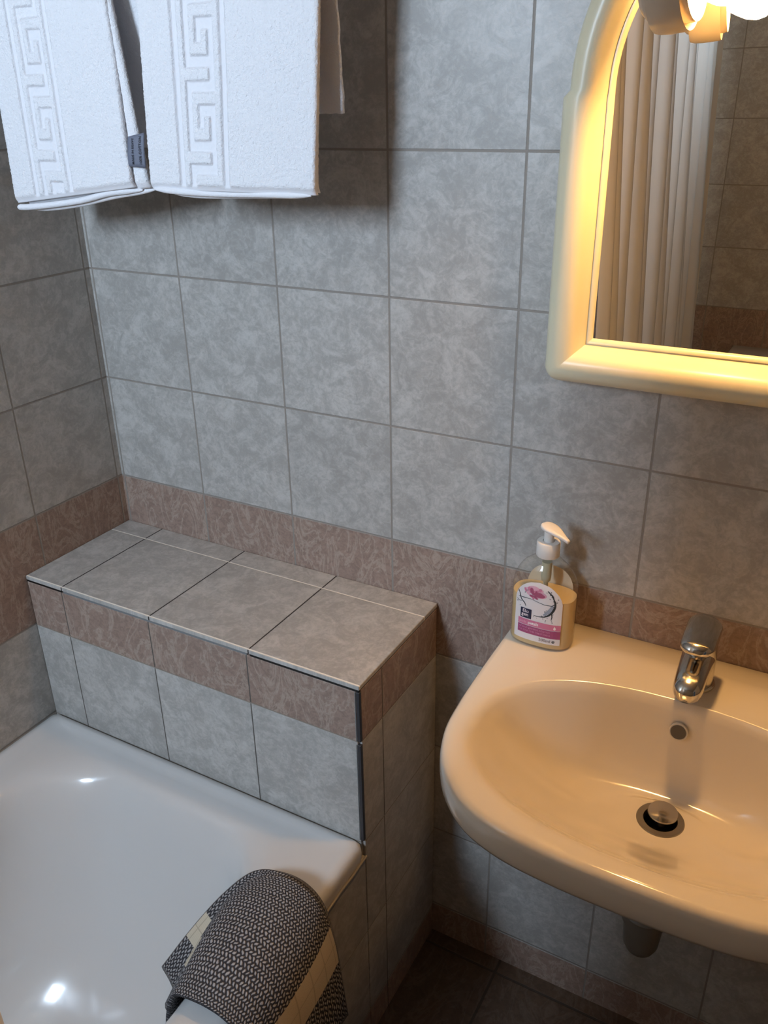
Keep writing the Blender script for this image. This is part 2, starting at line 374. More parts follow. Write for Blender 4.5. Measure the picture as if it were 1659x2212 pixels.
# ------------------------------------------------------------------ washbasin
BX = 1.113; BZ = -0.068
bas = empty('washbasin', (BX, 0, BZ), 'white ceramic washbasin with chrome tap, mounted on the tiled wall under the mirror', 'washbasin')
outer_half = [(0,-.450),(.069,-.4485),(.139,-.440),(.195,-.417),(.238,-.372),(.262,-.315),(.270,-.25),(.2735,-.17),(.275,-.08),(.2755,-.004),(.20,-.0015),(.10,-.0015),(0,-.0015)]
def outer_pts(n=96):
    half = [Vector((x, y, 0)) for x, y in outer_half]; L = []
    a = half[:10]; right = [cat(a, i/60) for i in range(61)]; back = [Vector((.2755*(1-i/24), -.0015, 0)) for i in range(1, 25)]
    right = right + back
    left = [Vector((-p.x, p.y, 0)) for p in reversed(right[1:-1])]
    return right + left
OP = outer_pts(); NO = len(OP)
def outer_ins(d, z, sx=1, keepback=True):
    cen = Vector((0, -.20, 0)); out = []
    for i, p in enumerate(OP):
        t = (OP[(i+1) % NO]-OP[i-1]).normalized(); nrm = Vector((-t.y, t.x, 0))
        if nrm.dot(cen-p) < 0: nrm = -nrm
        back = p.y > -.003
        q = p + nrm*d
        if keepback and back: q.y = -.0015
        if abs(q.x) > .2755-d: q.x = math.copysign(.2755-d, q.x)
        out.append(Vector((BX+q.x, q.y, z)))
    return out
# inner opening, matched per-vertex by direction
CI = Vector((0, -.268, 0)); DR = Vector((0, -.198, 0))
def inner_dir(p):
    d = (p - CI); return math.atan2(d.y, d.x)
def inner_pt(th, a=.232, b=.146, e=2.35):
    c, s = math.cos(th), math.sin(th); r = (abs(c/a)**e + abs(s/b)**e)**(-1/e); return CI + Vector((r*c, r*s, 0))
ths = [inner_dir(p) for p in OP]
def inner_ring(w, z, grow=1.0):
    out = []
    for th in ths:
        q = inner_pt(th)
        q2 = DR + (q-DR)*w
        out.append(Vector((BX+q2.x, q2.y, z if not callable(z) else z(th, w))))
    return out
FL = -.205
def bz(th, w):
    s = math.sin(th); back = sm(-.1, .75, s); front = sm(.1, .9, -s)
    p = 2.5*(1-back)*(1-front) + 1.75*front + 7.0*back
    return FL + (BZ-.004-FL)*(w**p)
rings = []
def under(k, z):     # underside rings shrinking towards the wall/drain
    out = []
    for p in OP:
        x = p.x*k; y = -.0015 + (p.y+.0015)*k if p.y < -.003 else -.0015
        out.append(Vector((BX+x, y, z)))
    return out
rings += [under(.30, -.265), under(.52, -.255), under(.74, -.215), under(.88, -.165), under(.955, -.128)]
rings += [outer_ins(.004, BZ-.047), outer_ins(.001, BZ-.040), outer_ins(.0, BZ-.028), outer_ins(.0, BZ-.014), outer_ins(.0015, BZ-.006), outer_ins(.005, BZ-.0015), outer_ins(.011, BZ)]
ri = inner_ring(1.06, BZ-.0002); ro = rings[-1]
rings.append([a.lerp(b, .5) for a, b in zip(ro, ri)])
for k, r in enumerate(rings[-1]): r.z = BZ
rings.append(ri)
rings.append(inner_ring(1.02, BZ-.0018))
for w in (.985, .95, .91, .86, .80, .73, .65, .56, .47, .38, .30, .235): rings.append(inner_ring(w, bz))
b_o = keep(grid_mesh('basin_bowl', rings, M['ceramic'], bas, closed_u=True), bas)
# round hole for the waste: last ring is made circular
nn = len(rings); me = b_o.data
for i, th in enumerate(ths):
    v = me.vertices[(nn-1)*NO+i]; v.co = (.030*math.cos(th), -.198+.030*math.sin(th), FL-BZ+.0005)
    v2 = me.vertices[(nn-2)*NO+i]; c0 = Vector((0, -.198, 0)); d = Vector((math.cos(th), math.sin(th), 0)); q = c0 + d*.044
    v2.co = (v2.co.x*.5+q.x*.5, v2.co.y*.5+q.y*.5, FL-BZ+.0025)
bm = bmesh.new(); bm.from_mesh(me); bmesh.ops.recalc_face_normals(bm, faces=bm.faces); bm.to_mesh(me); bm.free()
# waste: flange, dark well and pop-up plug
dz = FL+.0005
o = lathe('waste_flange', (BX, -.198, dz), (0,0,1), [(.0205,-.02),(.0205,-.001),(.022,.0015),(.030,.0015),(.0315,-.001),(.031,-.002)], M['chrome_dull'], bas); keep(o, bas)
o = lathe('waste_well', (BX, -.198, dz-.02), (0,0,1), [(0,0),(.0205,0),(.0205,.015)], M['black'], bas); keep(o, bas)
o = lathe('plug', (BX+.001, -.191, dz+.004), (.02,-.05,1), [(0,-.016),(.007,-.016),(.008,0),(.018,.001),(.0195,.003),(.0190,.0048),(.012,.0056),(0,.0060)], M['chrome'], bas); keep(o, bas)
# overflow
ofz = -.1080
od = Vector((0, -.93, .22)).normalized()
o = lathe('overflow_hole', (BX-.003, -.1325, ofz), od, [(0,.0002),(.0104,.0002),(.0107,.0006),(.0113,.0006),(.0122,-.0002),(.0122,-.004)], M['ceramic'], bas); keep(o, bas)
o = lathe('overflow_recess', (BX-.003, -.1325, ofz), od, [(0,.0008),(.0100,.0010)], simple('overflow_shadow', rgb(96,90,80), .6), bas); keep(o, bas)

# tap
tap = empty('basin_tap', (BX, -.072, BZ), 'short chrome single-lever tap standing on the back of the washbasin', 'tap')
ty = -.068
def kp(o): return keep(o, tap)
kp(lathe('base_ring', (BX, ty, BZ), (0,0,1), [(0,0),(.0255,0),(.0262,.002),(.0255,.004),(.0235,.005),(0,.005)], M['chrome'], tap))
kp(lathe('tap_body', (BX, ty, BZ), (0,0,1), [(0,.004),(.0228,.004),(.0226,.02),(.0222,.045),(.0216,.062),(.0205,.066),(0,.067)], M['chrome'], tap))
def blob(name, secs, mat, n=32, e=2.6):   # lofted rounded section: secs = (centre, half width x, half height perpendicular, direction)
    rows = []
    for c, hx, hz, d in secs:
        d = Vector(d).normalized(); x = Vector((1,0,0)); z = x.cross(d).normalized()
        if z.z < 0: z = -z
        rows.append([Vector(c) + x*hx*math.copysign(abs(math.cos(a))**(2/e), math.cos(a)) + z*hz*math.copysign(abs(math.sin(a))**(2/e), math.sin(a)) for a in [2*math.pi*i/n for i in range(n)]])
    rows = [[Vector(secs[0][0])]*n] + rows + [[Vector(secs[-1][0])]*n]
    o = grid_mesh(name, rows, mat, tap, closed_u=True)
    bm = bmesh.new(); bm.from_mesh(o.data); bmesh.ops.remove_doubles(bm, verts=bm.verts, dist=1e-7); bmesh.ops.recalc_face_normals(bm, faces=bm.faces); bm.to_mesh(o.data); bm.free()
    return kp(o)
sp_ = []
for t in [i/14 for i in range(15)]:
    y = ty-.004 - .080*t; z = BZ+.042 + .004*math.sin(t*2.2) - .020*t*t
    k = 1 if t < .8 else math.sqrt(max(1-((t-.8)/.215)**2, .02))
    sp_.append(((BX, y, z), (.0215-.0035*t)*k, (.0180-.0035*t)*k, (0, -1, -.15-.35*t)))
blob('spout', sp_, M['chrome'])
kp(lathe('aerator', (BX, ty-.070, BZ+.036), (0,-.15,-1), [(0,.0),(.0098,0),(.0098,.008),(.0085,.0095),(0,.0095)], M['chrome_dull'], tap))
lv = []
for t in [i/16 for i in range(17)]:
    y = ty+.0225 - .080*t; z = BZ+.083 + .008*t - .010*t*t
    k = math.sqrt(max(1-((.12-t)/.125)**2, .03)) if t < .12 else (1 if t < .8 else math.sqrt(max(1-((t-.8)/.21)**2, .03)))
    lv.append(((BX, y, z), (.0228-.0015*t)*k, (.0150-.0065*t)*min(1, k*1.1), (0, -1, .05)))
blob('lever', lv, M['chrome'], e=2.1)
kp(lathe('cartridge_cap', (BX, ty, BZ+.066), (0,0,1), [(.0205,0),(.0208,.003),(.0216,.0045),(.0219,.014),(.018,.02),(0,.02)], M['chrome'], tap))

# trap below the basin
trap = empty('bottle_trap', (BX, -.198, -.44), 'dark plastic bottle trap hanging under the washbasin', 'pipe')
o = lathe('trap_cup', (BX, -.198, -.452), (0,0,1), [(0,0),(.012,.0015),(.020,.007),(.0245,.018),(.0265,.045),(.027,.062),(.031,.064),(.0315,.080),(.028,.084),(.026,.085),(.026,.12),(.018,.125),(0,.125)], M['trap'], trap); keep(o, trap)
o = tube('tail_pipe', [(BX,-.198,-.335),(BX,-.198,-.262)], .016, M['chrome_dull'], trap); keep(o, trap)
o = tube('wall_pipe', [(BX,-.175,-.35),(BX,-.10,-.35),(BX,-.002,-.35)], .016, M['trap'], trap); keep(o, trap)

# ------------------------------------------------------------------ soap bottle
bx, by = .8925, -.064
bot = empty('soap_bottle', (bx, by, BZ), 'pump bottle of pale yellow liquid hand soap standing on the left corner of the washbasin', 'bottle')
BH = .140
def bsec(h, ins=0.0, n=64):
    """half width/depth of the bottle body at height h"""
    if h < .006: k = .93+.07*math.sqrt(max(0, 1-((.006-h)/.006)**2))
    elif h < .088: k = 1.0
    elif h < BH: 
        q = (h-.088)/(BH-.088); k = math.sqrt(max(1-q*q*.93, 0.0))
    else: k = 0
    a = .0465*k; b = .0285*(k if k > .5 else k*1.0)
    a = max(a, .0125); b = max(b, .0125)
    return a-ins, b-ins
def bring(h, ins=0.0, n=72):
    a, b = bsec(h, ins); e = 2.7 if h < .1 else 2.7-.7*(h-.1)/.028
    out = []
    for i in range(n):
        t = 2*math.pi*i/n; c, s = math.cos(t), math.sin(t)
        out.append(Vector((bx + a*math.copysign(abs(c)**(2/e), c), by + b*math.copysign(abs(s)**(2/e), s), BZ+.0005+h)))
    return out
hs = [0,.001,.003,.006]+[.006+.082*i/14 for i in range(1,15)]+[.088+.040*i/20 for i in range(1,21)]
rows = [[Vector((bx,by,BZ+.0005))]*72] + [bring(h) for h in hs] + [[Vector((bx+.0125*math.cos(2*math.pi*i/72), by+.0125*math.sin(2*math.pi*i/72), BZ+.0005+BH+d)) for i in range(72)] for d in (.002,.014)]
def clean(o):
    bm = bmesh.new(); bm.from_mesh(o.data); bmesh.ops.remove_doubles(bm, verts=bm.verts, dist=1e-7); bmesh.ops.recalc_face_normals(bm, faces=bm.faces); bm.to_mesh(o.data); bm.free(); return o
keep(clean(grid_mesh('bottle_body', rows, M['clear'], bot, closed_u=True)), bot)
LH = .080
hl = [.003,.005]+[.005+(LH-.005)*i/14 for i in range(1,15)]
rows = [[Vector((bx,by,BZ+.0035))]*72] + [bring(h, .0012) for h in hl] + [[Vector((bx,by,BZ+.0005+LH))]*72]
o = keep(clean(grid_mesh('liquid_soap', rows, M['soap'], bot, closed_u=True)), bot); sharp(o, 50)
wp = M['whiteplastic']
keep(lathe('collar', (bx,by,BZ+BH+.0005), (0,0,1), [(.0125,.0),(.0158,.0),(.0165,.001),(.0165,.021),(.0155,.0225),(.0085,.0228),(.0080,.0215),(0,.0215)], wp, bot), bot)
keep(lathe('pump_stem', (bx,by,BZ+BH+.020), (0,0,1), [(0,0),(.0068,0),(.0070,.018),(0,.018)], wp, bot), bot)
o = lathe('dip_tube', (bx,by,BZ+.012), (0,0,1), [(0,0),(.0035,0),(.0035,.085),(.0065,.088),(.0072,.095),(.0072,.118),(0,.118)], simple('translucent_tube', rgb(190,186,160), .35), bot); keep(o, bot)
# nozzle head: teardrop plate with its spout pointing right
hd = Vector((.93,-.36,-.22)).normalized(); side = Vector((0,0,1)).cross(hd).normalized(); upv = hd.cross(side).normalized()
hc = Vector((bx-.001,by,BZ+BH+.042)); rows = []
for t in [i/20 for i in range(21)]:
    L_ = -.0125 + .049*t
    wd = .0118*math.sqrt(max(1-((.3-t)/.31)**2, .04)) if t < .3 else .0118*(1-sm(.3,1.05,t)*.78)
    th_ = (.0048 - .0022*t)*(math.sqrt(max(1-((.15-t)/.16)**2, .05)) if t < .15 else 1)
    rise = .0035*math.sin(min(t*1.6, 1)*math.pi/2) - .004*t*t
    c = hc + hd*L_ + upv*rise
    rows.append([c + side*wd*math.copysign(abs(math.cos(a))**.75, math.cos(a)) + upv*th_*math.copysign(abs(math.sin(a))**.75, math.sin(a)) for a in [2*math.pi*i/28 for i in range(28)]])
rows = [[sum(rows[0], Vector())/28]*28] + rows + [[sum(rows[-1], Vector())/28]*28]
keep(clean(grid_mesh('nozzle', rows, wp, bot, closed_u=True)), bot)
# labels: bent sheets following the body
def face_y(x, h, sgn, off):
    a, b = bsec(h); e = 2.7 if h < .1 else 2.7-.7*(h-.1)/.028
    q = min(abs(x)/a, .999); return by + sgn*(b*(1-q**e)**(1/e) + off)
LW, LB, LT = .0345, .011, .108      # label half width, bottom, top heights
def halfw(h):
    if h < LT-LW*.95: return LW
    return LW*math.sqrt(max(1-((h-(LT-LW*.95))/(LW*.95))**2, 0))
def label_sheet(name, sgn, mat, ht_scale=1.0):
    rows = []; uvs = []
    for j in range(41):
        h = LB + (LT-LB)*(j/40); w = max(halfw(h), .0004); r = []; u = []
        for i in range(33):
            x = -w + 2*w*i/32; r.append(Vector((bx+x, face_y(x, h*ht_scale, sgn, .0004), BZ+.0005+h*ht_scale))); u.append((x, h))
        rows.append(r); uvs.append(u)
    return keep(grid_mesh(name, rows, mat, bot, uvs=uvs), bot)
lab = label_sheet('front_label', -1, simple('label_paper', rgb(228,222,222), .4))
label_sheet('back_label', 1, simple('back_label_paper', rgb(222,205,180), .5), 1.03)
def bend(me_pts, off):      # 2D label coordinates (x, h) -> on the bottle's front
    return [Vector((bx+x, face_y(x, h, -1, off), BZ+.0005+h)) for x, h in me_pts]
def decal(name, polys, mat, off=.0008, parent=lab):
    vs, fs = [], []
    for p in polys:
        k = len(vs); vs += bend(p, off); fs.append(tuple(range(k, k+len(p))))
    me = bpy.data.meshes.new(name); me.from_pydata([v - Vector(bot.location) for v in vs], [], fs); return link(name, me, parent, mat, False)
def strip(x0, x1, h0, h1, n=14):
    return [[(x0+(x1-x0)*i/n, h0), (x0+(x1-x0)*(i+1)/n, h0), (x0+(x1-x0)*(i+1)/n, h1), (x0+(x1-x0)*i/n, h1)] for i in range(n)]
def ell(cx_, cy_, a, b, rot=0, n=14):
    return [(cx_ + a*math.cos(t)*math.cos(rot) - b*math.sin(t)*math.sin(rot), cy_ + a*math.cos(t)*math.sin(rot) + b*math.sin(t)*math.cos(rot)) for t in [2*math.pi*i/n for i in range(n)]]
decal('upper_band', strip(-.0285, LW, .0355, .0450), simple('label_pink', rgb(206,118,150), .4))
decal('lower_band', strip(-.0285, LW, .0215, .0347), simple('label_magenta', rgb(160,70,116), .4))
decal('logo_square', strip(-.0255, -.0085, .0465, .0625, 5), simple('label_navy', rgb(22,28,60), .4))
def stroke(pts, w):         # thin ribbon of quads through label coordinates
    out = []
    for k in range(len(pts)-1):
        (x0,y0),(x1,y1) = pts[k], pts[k+1]; d = math.hypot(x1-x0, y1-y0) or 1; nx, ny = -(y1-y0)/d, (x1-x0)/d
        wa = w[k] if isinstance(w, list) else w; wb = w[k+1] if isinstance(w, list) else w
        out.append([(x0+nx*wa,y0+ny*wa),(x0-nx*wa,y0-ny*wa),(x1-nx*wb,y1-ny*wb),(x1+nx*wb,y1+ny*wb)])
    return out
ink = simple('label_ink', rgb(38,48,54), .5)
# the bowl drawn as a water splash: rim line, right side sweep, drops
S1 = []
sw = [(.013,.099),(.0165,.0955),(.0205,.092),(.0225,.087),(.0245,.082),(.0250,.076),(.0235,.070),(.0205,.064),(.0160,.059),(.0100,.0555),(.002,.054),(-.0055,.0545)]
S1 += stroke(sw, [.0004,.0009,.0012,.0008,.0013,.0014,.0016,.0015,.0013,.0009,.0006,.0003])
S1 += stroke([(-.030,.079),(-.022,.0795),(-.010,.080),(0,.0775),(.010,.0755),(.020,.076),(.0245,.079)], [.0003,.0006,.0003,.0003,.0004,.0005,.0006])
S1 += stroke([(-.031,.090),(-.0285,.085),(-.0275,.080),(-.025,.075),(-.020,.071),(-.0175,.066)], [.0003,.0005,.0008,.0006,.0007,.0003])
S1 += stroke([(-.0325,.074),(-.029,.072),(-.025,.0725)], .0004) + stroke([(.0205,.0645),(.0215,.058),(.0205,.052)], [.0006,.0007,.0003])
rg = random.Random(8)
for _ in range(34):
    t = rg.random(); k = min(int(t*11), 10); a, b = sw[k], sw[k+1]; q = rg.random()
    S1.append(ell(a[0]+(b[0]-a[0])*q+rg.uniform(-.002,.0035), a[1]+(b[1]-a[1])*q+rg.uniform(-.004,.002), rg.uniform(.0003,.0009), rg.uniform(.0003,.0007), rg.uniform(0,3), 7))
for q in [(-.031,.087),(-.0315,.0705),(-.027,.0645),(.013,.0505),(.0125,.0485),(.0215,.0505),(.0225,.0485),(-.018,.0925),(-.0165,.093),(-.02,.0885),(.017,.0865),(.0285,.0875),(.011,.0645),(.013,.067)]:
    S1.append(ell(q[0], q[1], rg.uniform(.0005,.0011), rg.uniform(.0004,.0008), rg.uniform(0,3), 7))
decal('splash_drawing', S1, ink)
decal('splash_shade', stroke([(.0215,.0765),(.019,.069),(.0145,.0625),(.009,.0585)], [.0012,.0028,.0028,.001]), simple('label_grey_blue', rgb(150,160,176), .5), .0006)
# peony
FP = [[], [], []]
for _ in range(46):
    a = rg.uniform(0, 6.28); r = abs(rg.gauss(0, .5)); cx_ = -.0045+.0150*r*math.cos(a); cy_ = .0920+.0085*r*math.sin(a)
    FP[rg.randrange(3)].append(ell(cx_, cy_, rg.uniform(.0024,.0046), rg.uniform(.0013,.0026), rg.uniform(0,3.1), 9))
FP[0].append(ell(-.003,.0895,.0155,.0062)); FP[0].append(ell(-.007,.0970,.0085,.0045))
decal('peony_petals', FP[0], simple('petal_pale', rgb(226,172,190), .5), .0007)
decal('peony_petals', FP[1], simple('petal_mid', rgb(206,128,156), .5), .0009)
decal('peony_petals', FP[2][:9]+[ell(.0015,.0885,.0085,.0034)], simple('petal_deep', rgb(170,84,116), .5), .0011)
drop = [(.0265+.0024*math.sin(t)*abs(math.sin(t/2))**1.4, .0400+.0031*math.cos(t)) for t in [2*math.pi*i/24 for i in range(24)]]
decal('drop_mark', [drop], simple('label_white', rgb(240,228,232), .4), .0011)
def text_on_label(s, x, h, size, mat, bold=0.0, name='lettering'):
    cu = bpy.data.curves.new('t', 'FONT'); cu.body = s; cu.size = size; cu.offset = bold; cu.resolution_u = 3
    to = bpy.data.objects.new('t', cu); C.objects.link(to); bpy.context.view_layer.update()
    me = bpy.data.meshes.new_from_object(to.evaluated_get(bpy.context.evaluated_depsgraph_get()))
    bpy.data.objects.remove(to); me.name = name
    for v in me.vertices:
        p = bend([(x+v.co.x, h+v.co.y)], .0011)[0] - Vector(bot.location); v.co = p
    me.materials.clear(); return link(name, me, lab, mat, False)
wt = bpy.data.materials['label_white']
text_on_label('Elo', -.0225, .0558, .0078, wt, .0001); text_on_label('gen', -.0238, .0502, .0078, wt, .0001)
text_on_label('pink', -.0265, .0382, .0064, simple('label_faded_pink', rgb(232,176,196), .4)); text_on_label('petals', -.0130, .0382, .0068, wt, .00022)
pk = simple('label_light_pink', rgb(214,150,182), .4)
text_on_label('ΑΠΑΛΟ ΚΡΕΜΟΣΑΠΟΥΝΟ', -.0265, .0298, .0038, pk); text_on_label('ΓΙΑ ΟΛΗ ΤΗΝ ΟΙΚΟΓΕΝΕΙΑ', -.0265, .0250, .0038, pk)
text_on_label('500ml', .0045, .0145, .0070, simple('label_thin_ink', rgb(140,120,118), .5)); text_on_label('℮', .0235, .0145, .0072, ink, .0002)

# ------------------------------------------------------------------ mirror
MX, MI, MB, MS = 1.113, .200, .371, .655
mir = empty('wall_mirror', (MX, 0, MB), 'arched wall mirror in a thick cream plastic frame above the washbasin', 'mirror')
def frame_outline(o, arch_k):
    """closed outline at offset o outside the mirror opening, fixed vertex count"""
    pts = []; r = max(.0006, (o-.030)*.75) if o > .030 else .0006
    hw = MI+o; zb = MB-o
    pts += [(-hw, MS - (MS-zb-r)*i/12) for i in range(12)]
    pts += [(-hw+r - r*math.cos(a), zb+r - r*math.sin(a)) for a in [math.pi/2*i/6 for i in range(7)]]
    pts += [(-hw+r + (2*hw-2*r)*i/16, zb) for i in range(1, 16)]
    pts += [(hw-r + r*math.sin(a), zb+r - r*math.cos(a)) for a in [math.pi/2*i/6 for i in range(7)]]
    pts += [(hw, zb+r + (MS-zb-r)*i/12) for i in range(1, 13)]
    ha = MI + o*arch_k
    pts += [(hw-(hw-ha)*.5, MS+.004), (ha, MS+.008)]
    n = 56
    pts += [(ha*math.cos(a), MS+.008 + ha*math.sin(a)) for a in [math.pi*i/n for i in range(1, n)]]
    pts += [(-ha, MS+.008), (-hw+(hw-ha)*.5, MS+.004)]
    return pts
prof = [(-.004,-.004),(-.001,-.0150),(.000,-.0165),(.0025,-.0185),(.0045,-.0185),(.0052,-.0165),(.0062,-.0165),(.0072,-.0200),(.0095,-.0235),(.0125,-.0295),(.0155,-.0360),(.0185,-.0410),(.0225,-.0445),(.0270,-.0462),(.033,-.0468),(.039,-.0460),(.045,-.0435),(.0505,-.0380),(.0555,-.0270),(.0578,-.0130),(.0580,-.0005)]
rows = [[Vector((MX+x, y, z)) for x, z in frame_outline(o, .86)] for o, y in prof]
fr_ = keep(grid_mesh('mirror_frame', rows, M['cream'], mir, closed_u=True), mir); sharp(fr_, 42)
pts = frame_outline(.002, .86); me = bpy.data.meshes.new('mirror_glass')
vs = [(MX+x, -.0125, z) for x, z in pts] + [(MX+x, -.0085, z) for x, z in pts]; n = len(pts)
me.from_pydata(vs, [], [tuple(range(n)), tuple(range(2*n-1, n-1, -1))] + [(i, (i+1) % n, n+(i+1) % n, n+i) for i in range(n)])
g = link('mirror_glass', me, mir, M['mirror'], False); keep(clean(g), mir)
# lamp on the mirror
lamp = empty('mirror_lamp', (.985, -.10, .745), 'pale plastic spot lamp with glowing bulb at the top of the mirror', 'lamp')
ax = Vector((1, -.10, .10)).normalized(); lc = Vector((.957, -.098, .752))
o = lathe('lamp_housing', lc, ax, [(0,-.0005),(.016,.0),(.026,.003),(.0325,.009),(.0355,.018),(.0365,.030),(.0370,.050),(.0365,.052),(.0365,.054),(.0350,.054),(.0345,.030),(.030,.014),(0,.012)], M['lampbody'], lamp); keep(o, lamp)
o = lathe('lamp_knob', lc - ax*.010, ax, [(0,0),(.0070,0),(.0078,.001),(.0078,.008),(.005,.009),(.005,.013),(0,.013)], M['black'], lamp); keep(o, lamp)
o = lathe('shade_lip', lc + Vector((.004,0,-.006)), ax, [(.0355,.010),(.0372,.015),(.0380,.024),(.0380,.042),(.0372,.044),(.0366,.042),(.0360,.012)], M['lampbody'], lamp); keep(o, lamp)
o = lathe('bulb', lc + ax*.039, ax, [(0,0),(.013,0),(.0135,.012),(.020,.022),(.0262,.034),(.0285,.045),(.0265,.055),(.019,.0615),(.009,.0645),(0,.065)], M['bulb'], lamp, 40); keep(o, lamp)
o = tube('lamp_arm', [lc + Vector((.012,.03,.005)), lc + Vector((.004,.055,.022)), Vector((MX-.205, -.035, .800))], .007, M['lampbody'], lamp, 16); keep(o, lamp)

# ------------------------------------------------------------------ towels
TZ = .93
rail = empty('towel_rail', (.33, -.138, TZ), 'chrome towel rail on the back wall carrying the two white towels', 'rail')
o = tube('rail_bar', [(.03,-.138,TZ),(.33,-.138,TZ),(.66,-.138,TZ)], .008, M['chrome'], rail); keep(o, rail)
for x in (.045, .645):
    o = tube('bracket', [(x,-.138,TZ),(x,-.07,TZ),(x,-.001,TZ)], .007, M['chrome'], rail); keep(o, rail)
    o = lathe('wall_plate', (x,-.0005,TZ), (0,-1,0), [(0,0),(.022,0),(.022,.005),(.008,.008)], M['chrome'], rail); keep(o, rail)
KEY = ["######.", "#....#.", "#.##.#.", "#..#.#.", "####.##"]
def key_relief(a, b, x0, w, period=.098):
    """relief (0 low, 1 high) at distance a across the towel, b along; border bands and meander in between"""
    g = .0085
    def band(p, lo, hi, s=.0011): return sm(lo-s, lo+s, p)*(1-sm(hi-s, hi+s, p))
    out = 1.0
    out -= band(a, x0-2.2*g, x0-1.1*g)*1.0 + band(a, x0+w+1.1*g, x0+w+2.2*g)*1.0
    if x0-.002 < a < x0+w+.002:
        ca = (a-x0)/w*5; cb = (b/period*7) % 7; ss = .10
        def cell(i, j): return 1 if (0 <= i < 5 and KEY[i][int(j) % 7] == '#') else 0
        i, j = math.floor(ca), math.floor(cb); fi, fj = ca-i, cb-j
        v = cell(i, j)
        if fi < ss: v = v*(.5+.5*fi/ss) + cell(i-1, j)*(.5-.5*fi/ss)
        elif fi > 1-ss: v = v*(.5+.5*(1-fi)/ss) + cell(i+1, j)*(.5-.5*(1-fi)/ss)
        if fj < ss: v = v*(.5+.5*fj/ss) + cell(i, j-1)*(.5-.5*fj/ss)
        elif fj > 1-ss: v = v*(.5+.5*(1-fj)/ss) + cell(i, j+1)*(.5-.5*(1-fj)/ss)
        out -= v
    return out
def drape(root, name, fl, fr, bl_z, xl_back, xr_back, y_front, y_back, th=.010, key=None, step=.0016, ztop=TZ, seed=0, lean=0.0, front_only=False, back_only=False):
    """one folded towel layer over the rail. fl/fr: front bottom-left/right (x, z) and their top x"""
    (xbl, zbl, xtl), (xbr, zbr, xtr) = fl, fr
    nu = int((xbr-xbl)/step); rows = []; zvis = .80; pile = []
    sv = []
    k = int((zvis-min(zbl, zbr))/step)
    for i in range(k+1): sv.append(('f', i/k*(zvis-min(zbl,zbr))))
    secs = []
    for i in range(k+1): secs.append(('f', i/k))            # front bottom -> zvis
    for i in range(1, 9): secs.append(('g', i/8))             # zvis -> rail height
    for i in range(1, 12): secs.append(('o', i/12))           # over the rail
    nb = int((ztop-bl_z)/.006)
    for i in range(nb+1): secs.append(('b', i/nb))
    rad = .012
    for kind, t in secs:
        r = []
        for i in range(nu+1):
            u = i/nu; zb = zbl*(1-u)+zbr*u
            xf = lambda z: (xbl*(1-u)+xbr*u) + ((xtl*(1-u)+xtr*u)-(xbl*(1-u)+xbr*u))*min((z-.54)/(.78-.54), 1.15)
            edge = min(u, 1-u)*nu*step; rr = th*.5; e_in = 0
            if edge < rr: e_in = rr - math.sqrt(max(rr*rr-(rr-edge)**2, 0))
            if kind in 'fg':
                pl = 1.0; z = zb + (zvis-zb)*t if kind == 'f' else zvis + (ztop-zvis)*t
                kk = (z-.54)/(ztop-.54); y = y_front*(1-kk) + (-.138-rad)*kk + lean*(1-kk)*(u-.5)
                x = xf(z); d = 0
                if kind == 'f':
                    q = (z-zb); hem = 1-sm(.004, .010, q)
                    nz = noise.noise(Vector((x*330, z*330, seed)))*.5 + noise.noise(Vector((x*700, z*700, seed+5)))*.35
                    rel = 0.0
                    if key: rel = key_relief(u*(xbr-xbl), z-.5 + .0*u, key[0], key[1])-1
                    d = (nz*.0016*(1+.5*min(rel+1, 1)) + rel*.0026)*(1-hem) - hem*.0016
                    d -= (1-sm(0, .006, q))*.003
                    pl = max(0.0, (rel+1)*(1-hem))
                    d += .0018*noise.noise(Vector((x*14, z*9, seed+2)))
                r.append(Vector((x, y - d + e_in, z))); pile.append(pl)
            elif kind == 'o':
                a = math.pi*t; r.append(Vector((xf(ztop)*(1-t)+(xl_back*(1-u)+xr_back*u)*t, -.138 - rad*math.cos(a), ztop + rad*math.sin(a)))); pile.append(1.0)
            else:
                z = ztop - (ztop-bl_z)*t; xb = xl_back*(1-u)+xr_back*u; k2 = t
                nz = noise.noise(Vector((xb*120, z*120, seed+9)))
                r.append(Vector((xb + .002*noise.noise(Vector((z*40, u*3, seed))), (-.138+rad)*(1-k2) + y_back*k2 + nz*.0015, z))); pile.append(1.0)
        rows.append(r)
    if front_only: rows = rows[:k+9]
    o = grid_mesh(name, rows, M['terry'], root); keep(o, root)
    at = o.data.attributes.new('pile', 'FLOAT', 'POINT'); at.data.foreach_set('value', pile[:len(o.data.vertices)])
    md = o.modifiers.new('thick', 'SOLIDIFY'); md.thickness = th*.55; md.offset = -1
    return o
def roll(root, pts, r=.0042, squash=1.0):
    """rounded folded edge along the bottom of a towel"""
    ps = [cat([Vector(p) for p in pts], i/40) for i in range(41)]
    for p in ps: p.z += .0030
    o = tube('folded_edge', ps, [r*max(.25, min(1, math.sqrt(min(i, 40-i)/5+.02))) for i in range(41)], M['terry'], root, 14); keep(o, root)
    at = o.data.attributes.new('pile', 'FLOAT', 'POINT'); at.data.foreach_set('value', [.35]*len(o.data.vertices)); return o
